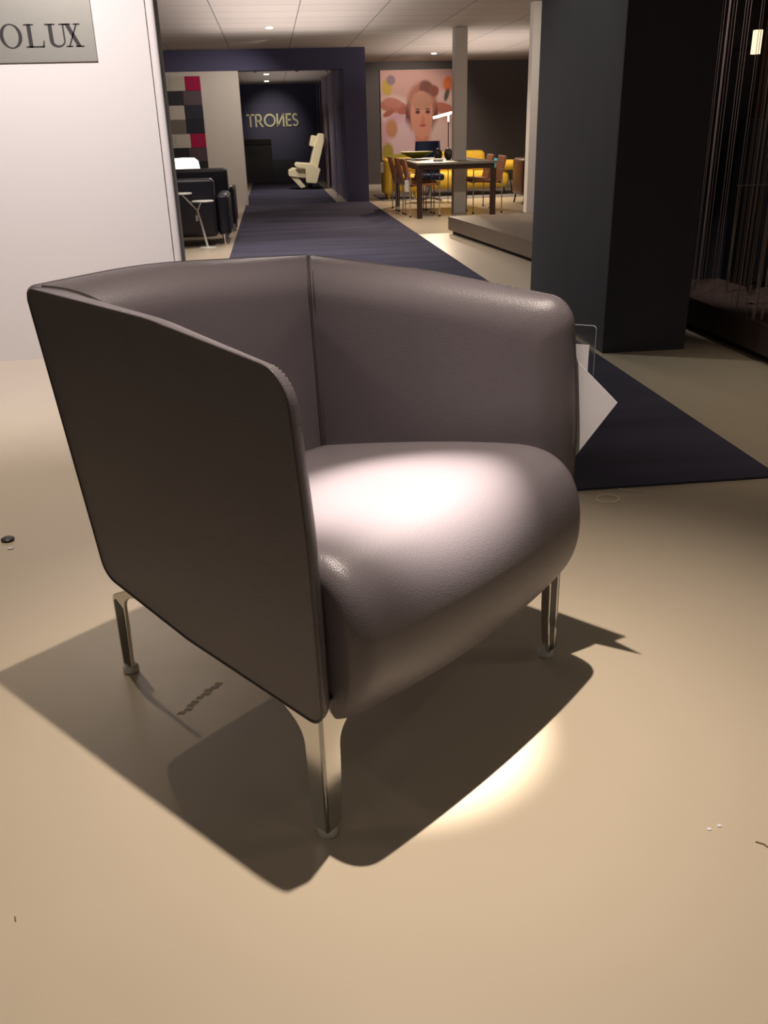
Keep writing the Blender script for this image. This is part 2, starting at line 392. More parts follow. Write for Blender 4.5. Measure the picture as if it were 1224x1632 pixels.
def leg_shape(rear):
    """one flange of a cast leg in (a, z): a runs along the chair edge away from the corner"""
    if rear:
        w_ = rear
        pts = [(0, .018), (0, .200), (.003, .211), (.012, .218), (.16, .29), (.165, .272)]
        for k in range(1, 9):
            t = k/8; a = .11+(w_+.006-.11)*(1-(1-t)**2.2); z = .236+(.188-.236)*(t**1.3); pts.append((a, z))
        return pts+[(w_+.002, .12), (w_-.002, .03), (w_-.006, .018)]
    pts = [(0, .018), (0, .30), (.17, .30), (.175, .281)]
    for k in range(1, 11):
        t = k/10; a = .175+(.046-.175)*(1-(1-t)**1.9); z = .281+(.200-.281)*(t**1.5); pts.append((a, z))
    return pts+[(.044, .12), (.038, .03), (.033, .018)]
def make_leg(corner, du, dv, rear=False, dark=None):
    """corner = (u, v) of the outer corner; du, dv = +-1 inward directions"""
    cu, cv = corner; t = .0085; pu = [(0, .018), (0, .200), (.030, .205), (.030, .12), (.026, .018)] if rear else leg_shape(False); poly = leg_shape(.042 if rear else False)
    bu = MB().prism(pu, lambda a, z, w_: Vector((cu+du*a, cv+dv*w_, z)), 0, t)
    bv = MB().prism(poly, lambda a, z, w_: Vector((cu+du*w_, cv+dv*a, z)), 0, t)
    me = bpy.data.meshes.new('t'); bv.bm.to_mesh(me); bv.bm.free(); bu.bm.from_mesh(me); bpy.data.meshes.remove(me)
    o = bu.build('leg', M['alu'], ch, False)
    md = o.modifiers.new('bevel', 'BEVEL'); md.width = .002; md.segments = 2; md.limit_method = 'ANGLE'
    # thin dark slab on one leg face, its dark reflection put into the colour
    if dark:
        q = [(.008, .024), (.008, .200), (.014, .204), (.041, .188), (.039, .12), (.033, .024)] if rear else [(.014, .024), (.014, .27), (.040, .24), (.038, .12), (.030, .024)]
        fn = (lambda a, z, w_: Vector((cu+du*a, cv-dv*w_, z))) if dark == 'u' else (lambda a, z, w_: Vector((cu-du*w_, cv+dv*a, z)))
        MB().prism(q, fn, 0, .0008).build('dark_reflection', M['leg_dark'], o)
    MB().lathe([(.016, 0), (.019, .002), (.019, .013), (.016, .0178)], (cu+du*(.010 if rear else .018), cv+dv*(.014 if rear else .018), 0)).build('foot_glide', M['white_pl'], o, True)
    return o
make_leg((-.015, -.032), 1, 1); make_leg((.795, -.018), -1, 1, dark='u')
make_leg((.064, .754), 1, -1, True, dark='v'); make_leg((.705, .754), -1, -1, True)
stitches(Ol, Il, fl, .085, .0505, arm_l, 93, 105)

# ------------------------------------------------------------------ price tag and papers on the chair arm
def chp(a, z, w_): return L(.792+.012+w_, a, z)
ht = thing('price_holder', 'clear acrylic price holder hanging on the outer side of the armchair', 'price holder')
def rect(p0, d1, d2):
    p0, d1, d2 = Vector(p0), Vector(d1), Vector(d2); return [tuple(p0), tuple(p0+d1), tuple(p0+d1+d2), tuple(p0+d2)]
MB().prism(rpoly([(-.055, .812, .008), (.12, .80, .008), (.12, .56, .008), (-.055, .572, .008)], 4, 2), chp, .010, .012).build('sleeve', M['clear'], ht)
MB().tube([chp(a, z, .011) for a, z in rpoly([(-.055, .812, .008), (.12, .80, .008), (.12, .56, .008), (-.055, .572, .008)], 4, 2)], .0010, 6, closed=True).build('rim', M['rim'], ht)
MB().prism([(-.042, .770), (.10, .762), (.10, .60), (-.042, .608)], chp, .0090, .0098).build('price_card', M['paper'], ht)
pp = MB(); poly = rect((-.122, .660), (.816*.21, .578*.21), (.545*.295, -.838*.295))
# slightly curled sheet
n = 14; g = [[None]*(n+1) for _ in range(n+1)]
for i in range(n+1):
    for j in range(n+1):
        a = -.122+.816*.21*i/n+.545*.295*j/n; z = .660+.578*.21*i/n-.838*.295*j/n
        g[i][j] = pp.bm.verts.new(chp(a, z, .001+.0025*math.sin(i/n*3.1)+.002*(j/n)**2))
for i in range(n):
    for j in range(n): pp.bm.faces.new((g[i][j], g[i+1][j], g[i+1][j+1], g[i][j+1]))
o = pp.build('price_sheet', M['paper'], None, False)
sd = o.modifiers.new('solid', 'SOLIDIFY'); sd.thickness = .0006
tag(o, 'white folded paper sheet sticking out beside the right arm of the armchair', 'paper')

# ------------------------------------------------------------------ letters
def poly_letters(name_part, shapes, fn, depth, mt, parent):
    for polys in shapes:
        b = MB()
        for pl in polys: b.prism(pl, fn, 0, depth)
        b.build(name_part, mt, parent)
def ring_polys(cx, cz, ax, az, bx, bz, n=36):
    out = []
    for k in range(n):
        t0, t1 = 2*math.pi*k/n, 2*math.pi*(k+1)/n
        out.append([(cx+ax*math.cos(t0), cz+az*math.sin(t0)), (cx+ax*math.cos(t1), cz+az*math.sin(t1)), (cx+bx*math.cos(t1), cz+bz*math.sin(t1)), (cx+bx*math.cos(t0), cz+bz*math.sin(t0))])
    return out
# steel sign on the white wall
sg = thing('brand_sign', 'brushed steel sign with dark serif letters on the white wall', 'sign')
MB().box(-2.35, -.87, 5.361, 5.369, 1.57, 1.98, bev=.002).build('plate', M['steel'], sg)
fs = lambda a, z, w_: Vector((a, 5.3608-w_, z))
zb, zt = 1.640, 1.748; Hh = zt-zb
def serif(x0, x1, z, t=.007): return [(x0, z), (x1, z), (x1, z+t), (x0, z+t)]
O_ = ring_polys(-1.292, (zb+zt)/2, .056, .057, .038, .052)
Ls = [[(-1.207, zb), (-1.187, zb), (-1.187, zt), (-1.207, zt)], serif(-1.222, -1.172, zt-.006, .006), serif(-1.222, -1.130, zb, .007), [(-1.140, zb), (-1.130, zb), (-1.126, zb+.032), (-1.131, zb+.032)]]
U_ = [[(-1.100, zb+.03), (-1.080, zb+.03), (-1.080, zt), (-1.100, zt)], serif(-1.116, -1.064, zt-.006, .006), [(-1.028, zb+.03), (-1.020, zb+.03), (-1.020, zt), (-1.028, zt)], serif(-1.044, -1.004, zt-.006, .006)]
for k in range(12):
    t0, t1 = math.pi+math.pi*k/12, math.pi+math.pi*(k+1)/12
    def up(t): 
        return (-1.060+.040*math.cos(t), zb+.03+.031*math.sin(t)), (-1.054+.027*math.cos(t), zb+.03+.022*math.sin(t))
    a0, b0 = up(t0); a1, b1 = up(t1); U_.append([a0, a1, b1, b0])
X_ = [[(-.940, zb), (-.962, zb), (-1.022+.006, zt), (-.994, zt)], [(-1.008, zb), (-1.000, zb), (-.950, zt), (-.958, zt)], serif(-1.020, -.985, zb, .006), serif(-.972, -.928, zb, .006), serif(-1.024, -.985, zt-.006, .006), serif(-.972, -.938, zt-.006, .006)]
poly_letters('letter', [O_, Ls, U_, X_], fs, .0016, M['ink'], sg)

# sans letters on the far navy wall
ws = thing('wall_lettering', 'cream letters spelling a name on the far navy wall', 'sign')
fw = lambda a, z, w_: Vector((a, 24.999-w_, z))
zb, zt, sw = 1.345, 1.655, .042
def bar(x0, z0, x1, z1, t=sw):
    d = Vector((x1-x0, z1-z0)); nrm = Vector((-d.y, d.x)).normalized()*t/2
    return [(x0+nrm.x, z0+nrm.y), (x1+nrm.x, z1+nrm.y), (x1-nrm.x, z1-nrm.y), (x0-nrm.x, z0-nrm.y)]
def arc(cx, cz, rx, rz, a0, a1, t=sw, n=14):
    out = []
    for k in range(n):
        q0 = math.radians(a0+(a1-a0)*k/n); q1 = math.radians(a0+(a1-a0)*(k+1)/n)
        out.append([(cx+(rx+t/2)*math.cos(q0), cz+(rz+t/2)*math.sin(q0)), (cx+(rx+t/2)*math.cos(q1), cz+(rz+t/2)*math.sin(q1)), (cx+(rx-t/2)*math.cos(q1), cz+(rz-t/2)*math.sin(q1)), (cx+(rx-t/2)*math.cos(q0), cz+(rz-t/2)*math.sin(q0))])
    return out
h2 = sw/2
T_ = [bar(-.54, zt-h2, -.34, zt-h2), bar(-.44, zb, -.44, zt)]
R_ = [bar(-.30, zb, -.30, zt), bar(-.30, zt-h2, -.22, zt-h2), bar(-.30, zb+.14, -.22, zb+.14), bar(-.23, zb+.14, -.13, zb)]+arc(-.22, zb+.214, .055, .075, -90, 90)
O2 = arc(.055, (zb+zt)/2, .13, .135, 0, 360, n=32)
N2 = [bar(.25, zb, .25, zt), bar(.41, zb, .41, zt), bar(.25, zb+.02, .41, zt-.02)]
E2 = [bar(.49, zb, .49, zt), bar(.49, zt-h2, .61, zt-h2), bar(.49, zb+h2, .61, zb+h2), bar(.49, (zb+zt)/2, .59, (zb+zt)/2)]
S2 = arc(.71, zb+.225, .055, .065, 30, 270)+arc(.71, zb+.085, .06, .065, -150, 90)
poly_letters('letter', [T_, R_, O2, N2, E2, S2], fw, .03, M['letter'], ws)

# dark doors and panel on the far wall
lf = thing('wall_cabinet', 'dark grey low double cabinet under the lettering at the far wall', 'cabinet')
MB().box(-1.0, .05, 24.90, 24.995, 0, .92, bev=.004).build('door', mat('dark_metal_door', (72, 70, 74), .35, .6), lf)
MB().box(-1.0, .05, 24.88, 24.995, .921, 1.06, bev=.004).build('top_fascia', M['black'], lf)
MB().box(.07, .62, 24.93, 24.995, 0, .55, bev=.004).build('side_panel', M['dark'], lf)

# patchwork panel
pt = thing('patchwork_panel', 'patchwork fabric wall hanging of grey, black and magenta squares', 'wall hanging')
cols = [(200, 192, 184), (170, 20, 74), (58, 56, 62), (98, 84, 92), (196, 190, 180), (52, 52, 66), (120, 112, 106), (44, 44, 56), (200, 192, 184), (170, 20, 74), (42, 42, 50), (86, 70, 78), (140, 134, 130), (40, 40, 48)]
pm = [mat('patch_%d' % i, c, .9, bump=.2, scale=120) for i, c in enumerate(cols)]
seq = {0: (4, 1), 1: (2, 3), 2: (0, 5), 3: (6, 7), 4: (0, 1), 5: (10, 11), 6: (12, 13)}
zt0 = 2.12; rh = .225
for r_ in range(8):
    a, b_ = seq[r_ % 7]; z1 = zt0-r_*rh; z0 = z1-rh+.002; off = .0 if r_ % 4 == 0 else -.05
    MB().box(-1.36+off, -1.10, 16.955, 16.999, z0, z1, bev=.004).build('patch', pm[b_], pt)
    MB().box(-1.62+off, -1.362+off, 16.955, 16.999, z0, z1, bev=.004).build('patch', pm[a], pt)
    MB().box(-1.90+off, -1.622+off, 16.955, 16.999, z0, z1, bev=.004).build('patch', pm[(b_+3) % 14], pt)

# ------------------------------------------------------------------ black sofa and twin-top side table at left
sf = thing('sofa', 'black leather sofa with its back to the aisle behind the white partition', 'sofa')
MB().box(-2.3, -.67, 10.9, 11.1, .10, .74, bev=.045, seg=4).build('backrest', M['blackleather'], sf, True)
MB().box(-2.3, -.67, 11.101, 11.75, .12, .42, bev=.04, seg=3).build('seat', M['blackleather'], sf, True)
MB().box(-.668, -.52, 11.0, 11.80, .10, .56, bev=.05, seg=4).build('armrest', M['blackleather'], sf, True)
for yy in (10.99, 11.32, 11.7): MB().lathe([(.018, 0), (.02, .02), (.028, .12)], (-.60, yy, 0)).build('leg', M['chrome'], sf, True)
sf2 = thing('sofa', 'black leather sofa standing just beyond the first one by the white wall', 'sofa', (0, 0, 0))
MB().box(-2.2, -.57, 12.3, 12.5, .10, .80, bev=.045, seg=4).build('backrest', M['blackleather'], sf2, True)
MB().box(-2.2, -.57, 12.501, 13.1, .12, .42, bev=.04, seg=3).build('seat', M['blackleather'], sf2, True)
MB().box(-.568, -.505, 12.4, 13.15, .10, .56, bev=.03, seg=4).build('armrest', M['blackleather'], sf2, True)
MB().box(-.565, -.508, 12.395, 12.56, .561, .575, bev=.005).build('arm_cap', M['chrome'], sf2, True)
for yy in (12.5, 13.0): MB().lathe([(.018, 0), (.02, .02), (.028, .12)], (-.54, yy, 0)).build('leg', M['chrome'], sf2, True)

tb = thing('side_table', 'white side table with two small round tops on a branching stem', 'side table')
J = Vector((-.862, 10.7, .41))
MB().lathe([(.02, .500), (.123, .503), (.125, .512), (.12, .518)], (-.795, 10.7, 0), 28).build('tabletop', M['white_pl'], tb, True)
MB().lathe([(.02, .588), (.123, .591), (.125, .600), (.12, .606)], (-1.03, 10.7, 0), 28).build('tabletop', M['white_pl'], tb, True)
MB().tube([(-.79, 10.7, .012), (-.83, 10.7, .25), J], [.014, .011, .010], 8).build('stem', M['white_pl'], tb, True)
MB().tube([J, (-.815, 10.7, .503)], .008, 8).build('branch', M['white_pl'], tb, True)
MB().tube([J, (-1.02, 10.7, .59)], .008, 8).build('branch', M['white_pl'], tb, True)
MB().lathe([(.10, 0), (.10, .006), (.02, .014)], (-.79, 10.7, 0)).build('base', M['white_pl'], tb, True)
pg = thing('price_tag', 'tiny white tag dangling from the branching side table', 'tag')
MB().box(-.89, -.865, 10.69, 10.692, .30, .36).build('card', M['paper'], pg)
MB().tube([(-.878, 10.691, .36), (-.868, 10.691, .402)], .0012, 4).build('cord', M['white_pl'], pg)
gl = thing('table_lamp', 'glowing white lamp shade peeking above the black sofa', 'lamp', (-1.22, 13.8, 0))
MB().lathe([(.20, .70), (.205, .76), (.19, .86), (.14, .90), (.02, .905)], (0, 0, 0), 28).build('lamp_shade', M['glow2'], gl, True)
MB().lathe([(.12, 0), (.12, .012), (.012, .03), (.012, .72)], (0, 0, 0), 20).build('stand', M['chrome'], gl, True)

# ------------------------------------------------------------------ recliner at the corridor end
rc = thing('relax_chair', 'cream high-backed relax chair facing left at the corridor end', 'armchair', (.74, 21.4, .0095))
def pr_(b, poly, y0, y1, r=.03):
    P = rpoly([(x, z, r) for x, z in poly], 4, 3); b.prism(P, lambda a, z, y: Vector((a, y, z)), y0, y1); return b
def rb(name, poly, y0, y1, mt, par, r=.03, bev=.02):
    o = pr_(MB(), poly, y0, y1, r).build(name, mt, par, True, 50)
    md = o.modifiers.new('bevel', 'BEVEL'); md.width = bev; md.segments = 3; md.limit_method = 'ANGLE'
    return o
rb('backrest', [(.06, .26), (.26, .28), (.47, .98), (.48, 1.15), (.35, 1.16), (.24, .90)], -.27, .27, M['cream'], rc, .04)
rb('headrest', [(.14, .90), (.27, .88), (.33, 1.10), (.20, 1.13)], -.24, .24, M['cream'], rc, .03)
rb('seat', [(-.36, .28), (.14, .22), (.14, .42), (-.26, .46), (-.36, .41)], -.25, .25, M['cream'], rc, .04)
rb('footrest', [(-.38, .34), (-.26, .38), (.02, .05), (-.10, .03)], -.22, .22, M['cream'], rc, .02)
for y0 in (-.35, .275):
    rb('armrest', [(-.22, .50), (-.18, .57), (.18, .54), (.36, .42), (.26, .12), (.02, .14), (.02, .44), (-.14, .46)], y0, y0+.075, M['cream'], rc, .03, .015)
MB().lathe([(.24, 0), (.24, .015), (.05, .03), (.04, .28)], (.12, 0, 0)).build('base', M['black'], rc, True)

# metallic string screen along the corridor wall
sc = MB()
for i in range(20):
    y = 17.7+random.random()*6.6; x = 1.25+random.random()*.09
    sc.tube([(x, y, .02), (x, y, 2.33)], .005, 4)
o = sc.build('string_screen', M['string']); o['kind'] = 'stuff'
tag(o, 'hanging metallic strings along the corridor wall behind the cream chair', 'string curtain')

# ------------------------------------------------------------------ lamps
def ceiling_lamp(x, y, z, label, r=.045):
    t = thing('ceiling_spotlight', label, 'ceiling light', (x, y, z))
    MB().lathe([(r*1.5, -.012), (r*1.6, -.004), (r*1.6, 0)], (0, 0, 0), 20).build('housing', M['white_pl'], t, True)
    MB().lathe([(r*.3, -.026), (r, -.02), (r*1.05, -.0125)], (0, 0, 0), 20).build('bulb', M['glow'], t, True)
ceiling_lamp(.11, 13.6, 2.52, 'bright round spotlight in the aisle ceiling above the bulkhead')
ceiling_lamp(.11, 9.7, 2.52, 'bright spotlight in the aisle ceiling at the top edge of the photo')
ceiling_lamp(3.22, 18.5, 2.52, 'bright round spotlight in the ceiling before the portrait poster')
ceiling_lamp(.04, 20.6, 2.34, 'nearer of two glowing spotlights in the corridor ceiling', .05)
ceiling_lamp(.04, 23.3, 2.34, 'farther of two glowing spotlights in the corridor ceiling', .05)
for x, lb in ((-.16, 'leftmost'), (.56, 'middle'), (1.08, 'rightmost')):
    o = MB().lathe([(.02, 2.165), (.03, 2.175), (.03, 2.19)], (x, 17.15, 0), 14).build('bulkhead_downlight', M['chrome'], None, True)
    tag(o, lb+' of three tiny chrome downlights under the navy bulkhead', 'ceiling light', 'downlights under the bulkhead')
def near_lamp(p, tgt, label):
    t = thing('track_spotlight', label, 'ceiling light', (p[0], p[1], p[2]))
    MB().lathe([(.055, .02), (.06, .03), (.06, .15), (.02, .1502)], (0, 0, 0), 20).build('housing', M['black'], t, True)
near_lamp(LAMP, None, 'black ceiling spotlight above the armchair')

# ------------------------------------------------------------------ poster: a plain generic portrait, painted on a fine grid
ps = thing('portrait_poster', 'large pink poster with a portrait of a person on the far wall', 'poster')
NX, NY = 132, 150; X0, X1, Z0, Z1 = 2.45, 4.05, .463, 2.36
blobs = []  # cx, cy, rx, ry, angle, colour, softness
def B(cx, cy, rx, ry, c, s=.25, a=0): blobs.append((cx, cy, rx, ry, math.radians(a), lin(c)[:3], s))
B(.5, .15, .9, .25, (216, 170, 165), .5); B(.2, .42, .26, .16, (236, 205, 200), .5, 10); B(.80, .40, .26, .18, (232, 196, 190), .5, -10)
B(.22, .72, .22, .28, (226, 176, 196), .4); B(.82, .66, .22, .24, (224, 170, 160), .4)
B(.17, .37, .20, .065, (196, 120, 104), .3, 6); B(.16, .33, .13, .05, (204, 132, 118), .4, 8); B(.33, .41, .10, .04, (186, 106, 90), .4, -14)
B(.86, .40, .17, .055, (196, 120, 104), .3, 12)
B(.10, .44, .08, .03, (180, 100, 82), .5, -20)
B(.38, .52, .05, .20, (120, 66, 62), .4); B(.73, .49, .05, .18, (118, 62, 56), .4)
B(.56, .33, .20, .20, (184, 122, 104), .4); B(.62, .19, .10, .08, (130, 78, 68), .5, 20); B(.72, .22, .07, .06, (146, 84, 72), .5)
B(.55, .74, .09, .22, (222, 134, 108), .4); B(.56, .98, .20, .22, (226, 150, 128), .5); B(.26, .86, .20, .34, (240, 206, 214), .4, 8); B(.85, .80, .17, .30, (240, 210, 204), .4, -8)
B(.555, .47, .155, .25, (230, 160, 140), .15)
B(.56, .32, .15, .09, (204, 148, 128), .5)
B(.50, .435, .032, .018, (84, 46, 52), .5); B(.64, .435, .032, .018, (84, 46, 52), .5)
B(.57, .52, .03, .05, (224, 140, 116), .6); B(.57, .575, .045, .014, (196, 92, 84), .5)
B(.50, .405, .035, .008, (120, 70, 62), .5); B(.64, .405, .035, .008, (120, 70, 62), .5)
B(.09, .17, .07, .09, (206, 172, 70), .6); B(.14, .10, .06, .05, (150, 120, 140), .6); B(.08, .86, .08, .11, (180, 160, 60), .6)
B(.92, .15, .07, .08, (226, 120, 70), .5); B(.90, .26, .03, .07, (92, 88, 84), .6, 20); B(.10, .95, .06, .05, (92, 84, 130), .6)
B(.14, .60, .08, .10, (214, 150, 110), .6); B(.94, .88, .12, .05, (190, 176, 226), .5); B(.95, .97, .1, .05, (220, 196, 110), .5)
B(.30, .92, .24, .05, (190, 184, 60), .4)
bm = bmesh.new(); cl = bm.loops.layers.float_color.new('paint')
gv = [[bm.verts.new((X0+(X1-X0)*i/NX, 20.745, Z1-(Z1-Z0)*j/NY)) for j in range(NY+1)] for i in range(NX+1)]
def paint(u, v):
    c = list(lin((222, 178, 178))[:3])
    for cx, cy, rx, ry, a, col, s in blobs:
        dx, dy = u-cx, v-cy; x = dx*math.cos(a)+dy*math.sin(a); y = -dx*math.sin(a)+dy*math.cos(a)
        d = math.hypot(x/rx, y/ry)
        k = max(0, min(1, (1-d)/s+.5 if s else 1))
        k = k*k*(3-2*k)
        for q in range(3): c[q] += (col[q]-c[q])*k
    st_ = 1
    return (c[0]*st_, c[1]*st_, c[2]*st_, 1)
pc = [[paint(i/NX, j/NY) for j in range(NY+1)] for i in range(NX+1)]
for i in range(NX):
    for j in range(NY):
        idx = ((i, j), (i, j+1), (i+1, j+1), (i+1, j)); f_ = bm.faces.new([gv[a][b_] for a, b_ in idx])
        for lp, (a, b_) in zip(f_.loops, idx): lp[cl] = pc[a][b_]
me = bpy.data.meshes.new('print'); bm.to_mesh(me); bm.free()
pmt = bpy.data.materials.new('poster_print'); pmt.use_nodes = True
at = pmt.node_tree.nodes.new('ShaderNodeAttribute'); at.attribute_name = 'paint'
pmt.node_tree.links.new(at.outputs['Color'], pmt.node_tree.nodes['Principled BSDF'].inputs['Base Color']); pmt.node_tree.nodes['Principled BSDF'].inputs['Roughness'].default_value = .6
me.materials.append(pmt); o = bpy.data.objects.new('print', me); COL.objects.link(o); o.parent = ps
MB().box(X0-.004, X1+.004, 20.746, 20.765, Z0-.004, Z1+.004).build('backing_board', M['white'], ps)
# the board hangs off the wall on two battens
MB().box(X0+.1, X1-.1, 20.7655, 20.7998, 2.0, 2.06).build('batten', M['toe'], ps)

# ------------------------------------------------------------------ dining table and its things
dt = thing('dining_table', 'long dark wood dining table standing beyond the platform', 'table')
MB().box(2.06, 3.22, 13.25, 15.75, .725, .755, bev=.004).build('tabletop', mat('table_laminate', (112, 108, 98), .4), dt)
MB().box(2.09, 3.19, 13.28, 15.72, .66, .7249).build('apron', M['wenge'], dt)
for x, y in ((2.10, 13.30), (3.18, 13.30), (2.10, 15.70), (3.18, 15.70)):
    MB().box(x-.035, x+.035, y-.035, y+.035, 0, .6599, bev=.003).build('leg', M['wenge'], dt)
def make_dchair():
    t = thing('dining_chair', '', 'chair')
    rb('backrest', [(-.30, .80), (-.265, .80), (-.17, .42), (-.21, .42)], -.21, .21, M['tan'], t, .008, .005)
    rb('seat', [(-.22, .42), (.24, .44), (.24, .475), (-.20, .455)], -.21, .21, M['tan'], t, .01, .005)
    for s in (-.245, .245):
        MB().tube([(-.22, s, .012), (-.22, s, .62), (.22, s, .62), (.22, s, .012)], .010, 6).build('side_frame', M['satin'], t, True)
    MB().tube([(-.22, -.245, .41), (-.22, .245, .41)], .008, 6).build('crossbar', M['chrome'], t, True)
    MB().tube([(.2, -.245, .43), (.2, .245, .43)], .008, 6).build('crossbar', M['chrome'], t, True)
    for s in (-.245, .245):
        for x in (-.22, .22): MB().lathe([(.018, 0), (.018, .012), (.01, .02)], (x, s, 0), 12).build('glide', M['black'], t, True)
    return t
dc = make_dchair()
spots = [(2.22, 13.80, 0, 'nearest tan leather chair with chrome frame on the left side of the table'),
         (2.20, 14.42, 0, 'middle tan leather chair in the row left of the table'),
         (2.18, 15.04, 0, 'farthest tan leather chair in the row left of the table'),
         (3.22, 14.05, math.pi, 'nearest tan leather chair on the right side of the table'),
         (3.24, 14.90, math.pi, 'farther tan leather chair on the right side of the table')]
for i, (x, y, r_, lb) in enumerate(spots):
    o = dc if i == 0 else copy_tree(dc)
    o.location = (x, y, 0); o.rotation_euler = (0, 0, r_); o['label'] = lb; o['group'] = 'tan chairs around the dining table'
tg = thing('hang_tag', 'white paper tag hanging from the nearest left dining chair', 'tag')
MB().box(1.92, 1.98, 13.53, 13.532, .36, .52).build('card', M['paper'], tg)
MB().tube([(1.95, 13.531, .52), (1.99, 13.545, .628)], .002, 4).build('cord', M['white_pl'], tg)
def vase(x, y, lb):
    o = MB().lathe([(.03, 0), (.055, .03), (.068, .075), (.06, .12), (.035, .155), (.012, .165)], (0, 0, 0), 24).build('vase', M['vase'], None, True)
    o.location = (x, y, .755); tag(o, lb, 'vase', 'egg shaped vases on the dining table')
vase(2.55, 14.3, 'left of two dark egg shaped vases on the dining table')
vase(2.72, 14.35, 'right of two dark egg shaped vases on the dining table')
pl = MB().lathe([(.05, 0), (.16, .012), (.17, .022), (.15, .02)], (0, 0, 0), 28).build('plate', M['white_pl'], None, True); pl.location = (2.32, 14.5, .755)
tag(pl, 'wide pale plate lying on the left part of the dining table', 'plate')
bw = MB()
for k in range(7):
    a = k*.9; bw.lathe([(.015, 0), (.035, .012), (.03, .03), (.01, .038)], (2.46+.05*math.cos(a)*(k > 0), 13.75+.05*math.sin(a)*(k > 0), .7552), 12)
o = bw.build('napkin_bundle', M['white_pl'], None, True); tag(o, 'small white crumpled bundle near the front of the dining table', 'napkins')
o = MB().lathe([(.06, 0), (.10, .02), (.26, .09), (.27, .11), (.24, .10)], (0, 0, 0), 28).build('bowl', M['lime'], None, True); o.location = (2.36, 15.2, .755)
tag(o, 'shallow lime green bowl at the far end of the dining table', 'bowl')
# reading lamp bar
la = thing('reading_lamp', 'floor lamp with a slim tilted glowing bar in front of the poster', 'lamp')
MB().tube([(2.77, 16.0, 1.365), (3.14, 16.0, 1.45)], .022, 10).build('light_bar', M['glow2'], la, True)
MB().tube([(3.03, 16.0, 1.42), (3.03, 16.0, 1.30)], .016, 8).build('joint', M['glow2'], la, True)
MB().tube([(3.03, 16.0, 1.31), (3.03, 16.0, .02)], .008, 8).build('pole', M['chrome'], la, True)
MB().lathe([(.13, 0), (.13, .014), (.02, .02)], (3.03, 16.0, 0)).build('base', M['chrome'], la, True)
# navy swivel chair
bc = thing('swivel_chair', 'navy high-back swivel chair at the far side of the dining table', 'chair', (2.77, 16.45, 0))
bk = bmesh.new(); rings = []
for k in range(9):
    z = .40+.60*k/8; wd = .24-.02*abs(k-4)/4
    ring = []
    for q in range(13):
        a = math.radians(-80+160*q/12); ring.append(Vector((wd*math.sin(a), .26-.20*(1-math.cos(a))*0-.16*(1-math.cos(a)), z)))
    for q in range(12, -1, -1):
        a = math.radians(-80+160*q/12); ring.append(Vector((wd*.84*math.sin(a), .215-.14*(1-math.cos(a)), z)))
    rings.append(ring)
loft(bk, rings); b = MB(); b.bm.free(); b.bm = bk; b.build('backrest', M['blue'], bc, True)
MB().box(-.24, .24, -.24, .20, .36, .47, bev=.04, seg=3).build('seat', M['blue'], bc, True)
MB().tube([(0, 0, .06), (0, 0, .36)], .025, 10).build('column', M['chrome'], bc, True)
for k in range(4):
    a = math.radians(45+90*k); MB().tube([(0, 0, .07), (.28*math.cos(a), .28*math.sin(a), .03)], .015, 6).build('base_arm', M['chrome'], bc, True)
# yellow seating
rg = MB().box(2.0, 5.6, 16.95, 18.7, .0005, .012, bev=.003).build('rug', M['rug']); tag(rg, 'flat grey rug under the yellow sofa by the far wall', 'rug')
ys = thing('yellow_sofa', 'yellow sofa with round bolster arm and thin black legs by the far wall', 'sofa', (0, 0, .0165))
MB().box(2.95, 4.50, 17.45, 18.15, .12, .43, bev=.11, seg=5).build('seat', M['yellow'], ys, True)
MB().box(2.95, 4.15, 18.0, 18.28, .36, .78, bev=.10, seg=5).build('backrest', M['yellow'], ys, True)
MB().box(4.30, 4.70, 17.40, 18.0, .43, .60, bev=.08, seg=5).build('bolster', M['yellow'], ys, True)
for x in (3.0, 4.50):
    for y in (17.48, 18.1): MB().tube([(x, y, .36), (x+.06, y, 0)], .012, 6).build('leg', M['black'], ys, True)
ya = thing('yellow_armchair', 'yellow armchair left of the dining table below the poster', 'armchair', (0, 0, .012))
MB().box(2.06, 2.22, 17.1, 17.75, .08, .70, bev=.07, seg=5).build('armrest', M['yellow'], ya, True)
MB().box(2.225, 2.72, 17.1, 17.6, .12, .42, bev=.08, seg=4).build('seat', M['yellow'], ya, True)
MB().box(2.225, 2.72, 17.55, 17.78, .40, .70, bev=.08, seg=4).build('backrest', M['yellow'], ya, True)
for x in (2.14, 2.64):
    for y in (17.16, 17.65): MB().tube([(x, y, .16), (x, y, 0)], .02, 8).build('leg', M['yellow'], ya, True)
cu = MB().box(-.11, .11, -.045, .045, -.10, .10, bev=.04, seg=4).build('cushion', M['cyan'], None, True); cu.location = (4.17, 17.58, .565); cu.rotation_euler = (.25, .1, 0)
tag(cu, 'small bright cyan cushion leaning on the yellow sofa', 'cushion')
pg2 = MB().box(2.0, 2.055, 17.20, 17.202, .48, .66).build('hang_tag', M['paper']); tag(pg2, 'white paper tag on the outer side of the yellow armchair', 'tag')
br_ = thing('brown_armchair', 'brown leather armchair cut off by the white column at the right', 'armchair', (0, 0, 0))
MB().box(4.08, 4.30, 15.0, 15.7, .14, .72, bev=.06, seg=4).build('armrest', M['brown'], br_, True)
MB().box(4.305, 4.9, 15.0, 15.6, .2, .44, bev=.05, seg=3).build('seat', M['brown'], br_, True)
MB().box(4.305, 4.9, 15.55, 15.78, .4, .8, bev=.05, seg=3).build('backrest', M['brown'], br_, True)
for x in (4.16, 4.8):
    for y in (15.08, 15.66): MB().tube([(x, y, .2), (x-.04, y, 0)], .014, 6).build('leg', M['wenge'], br_, True)

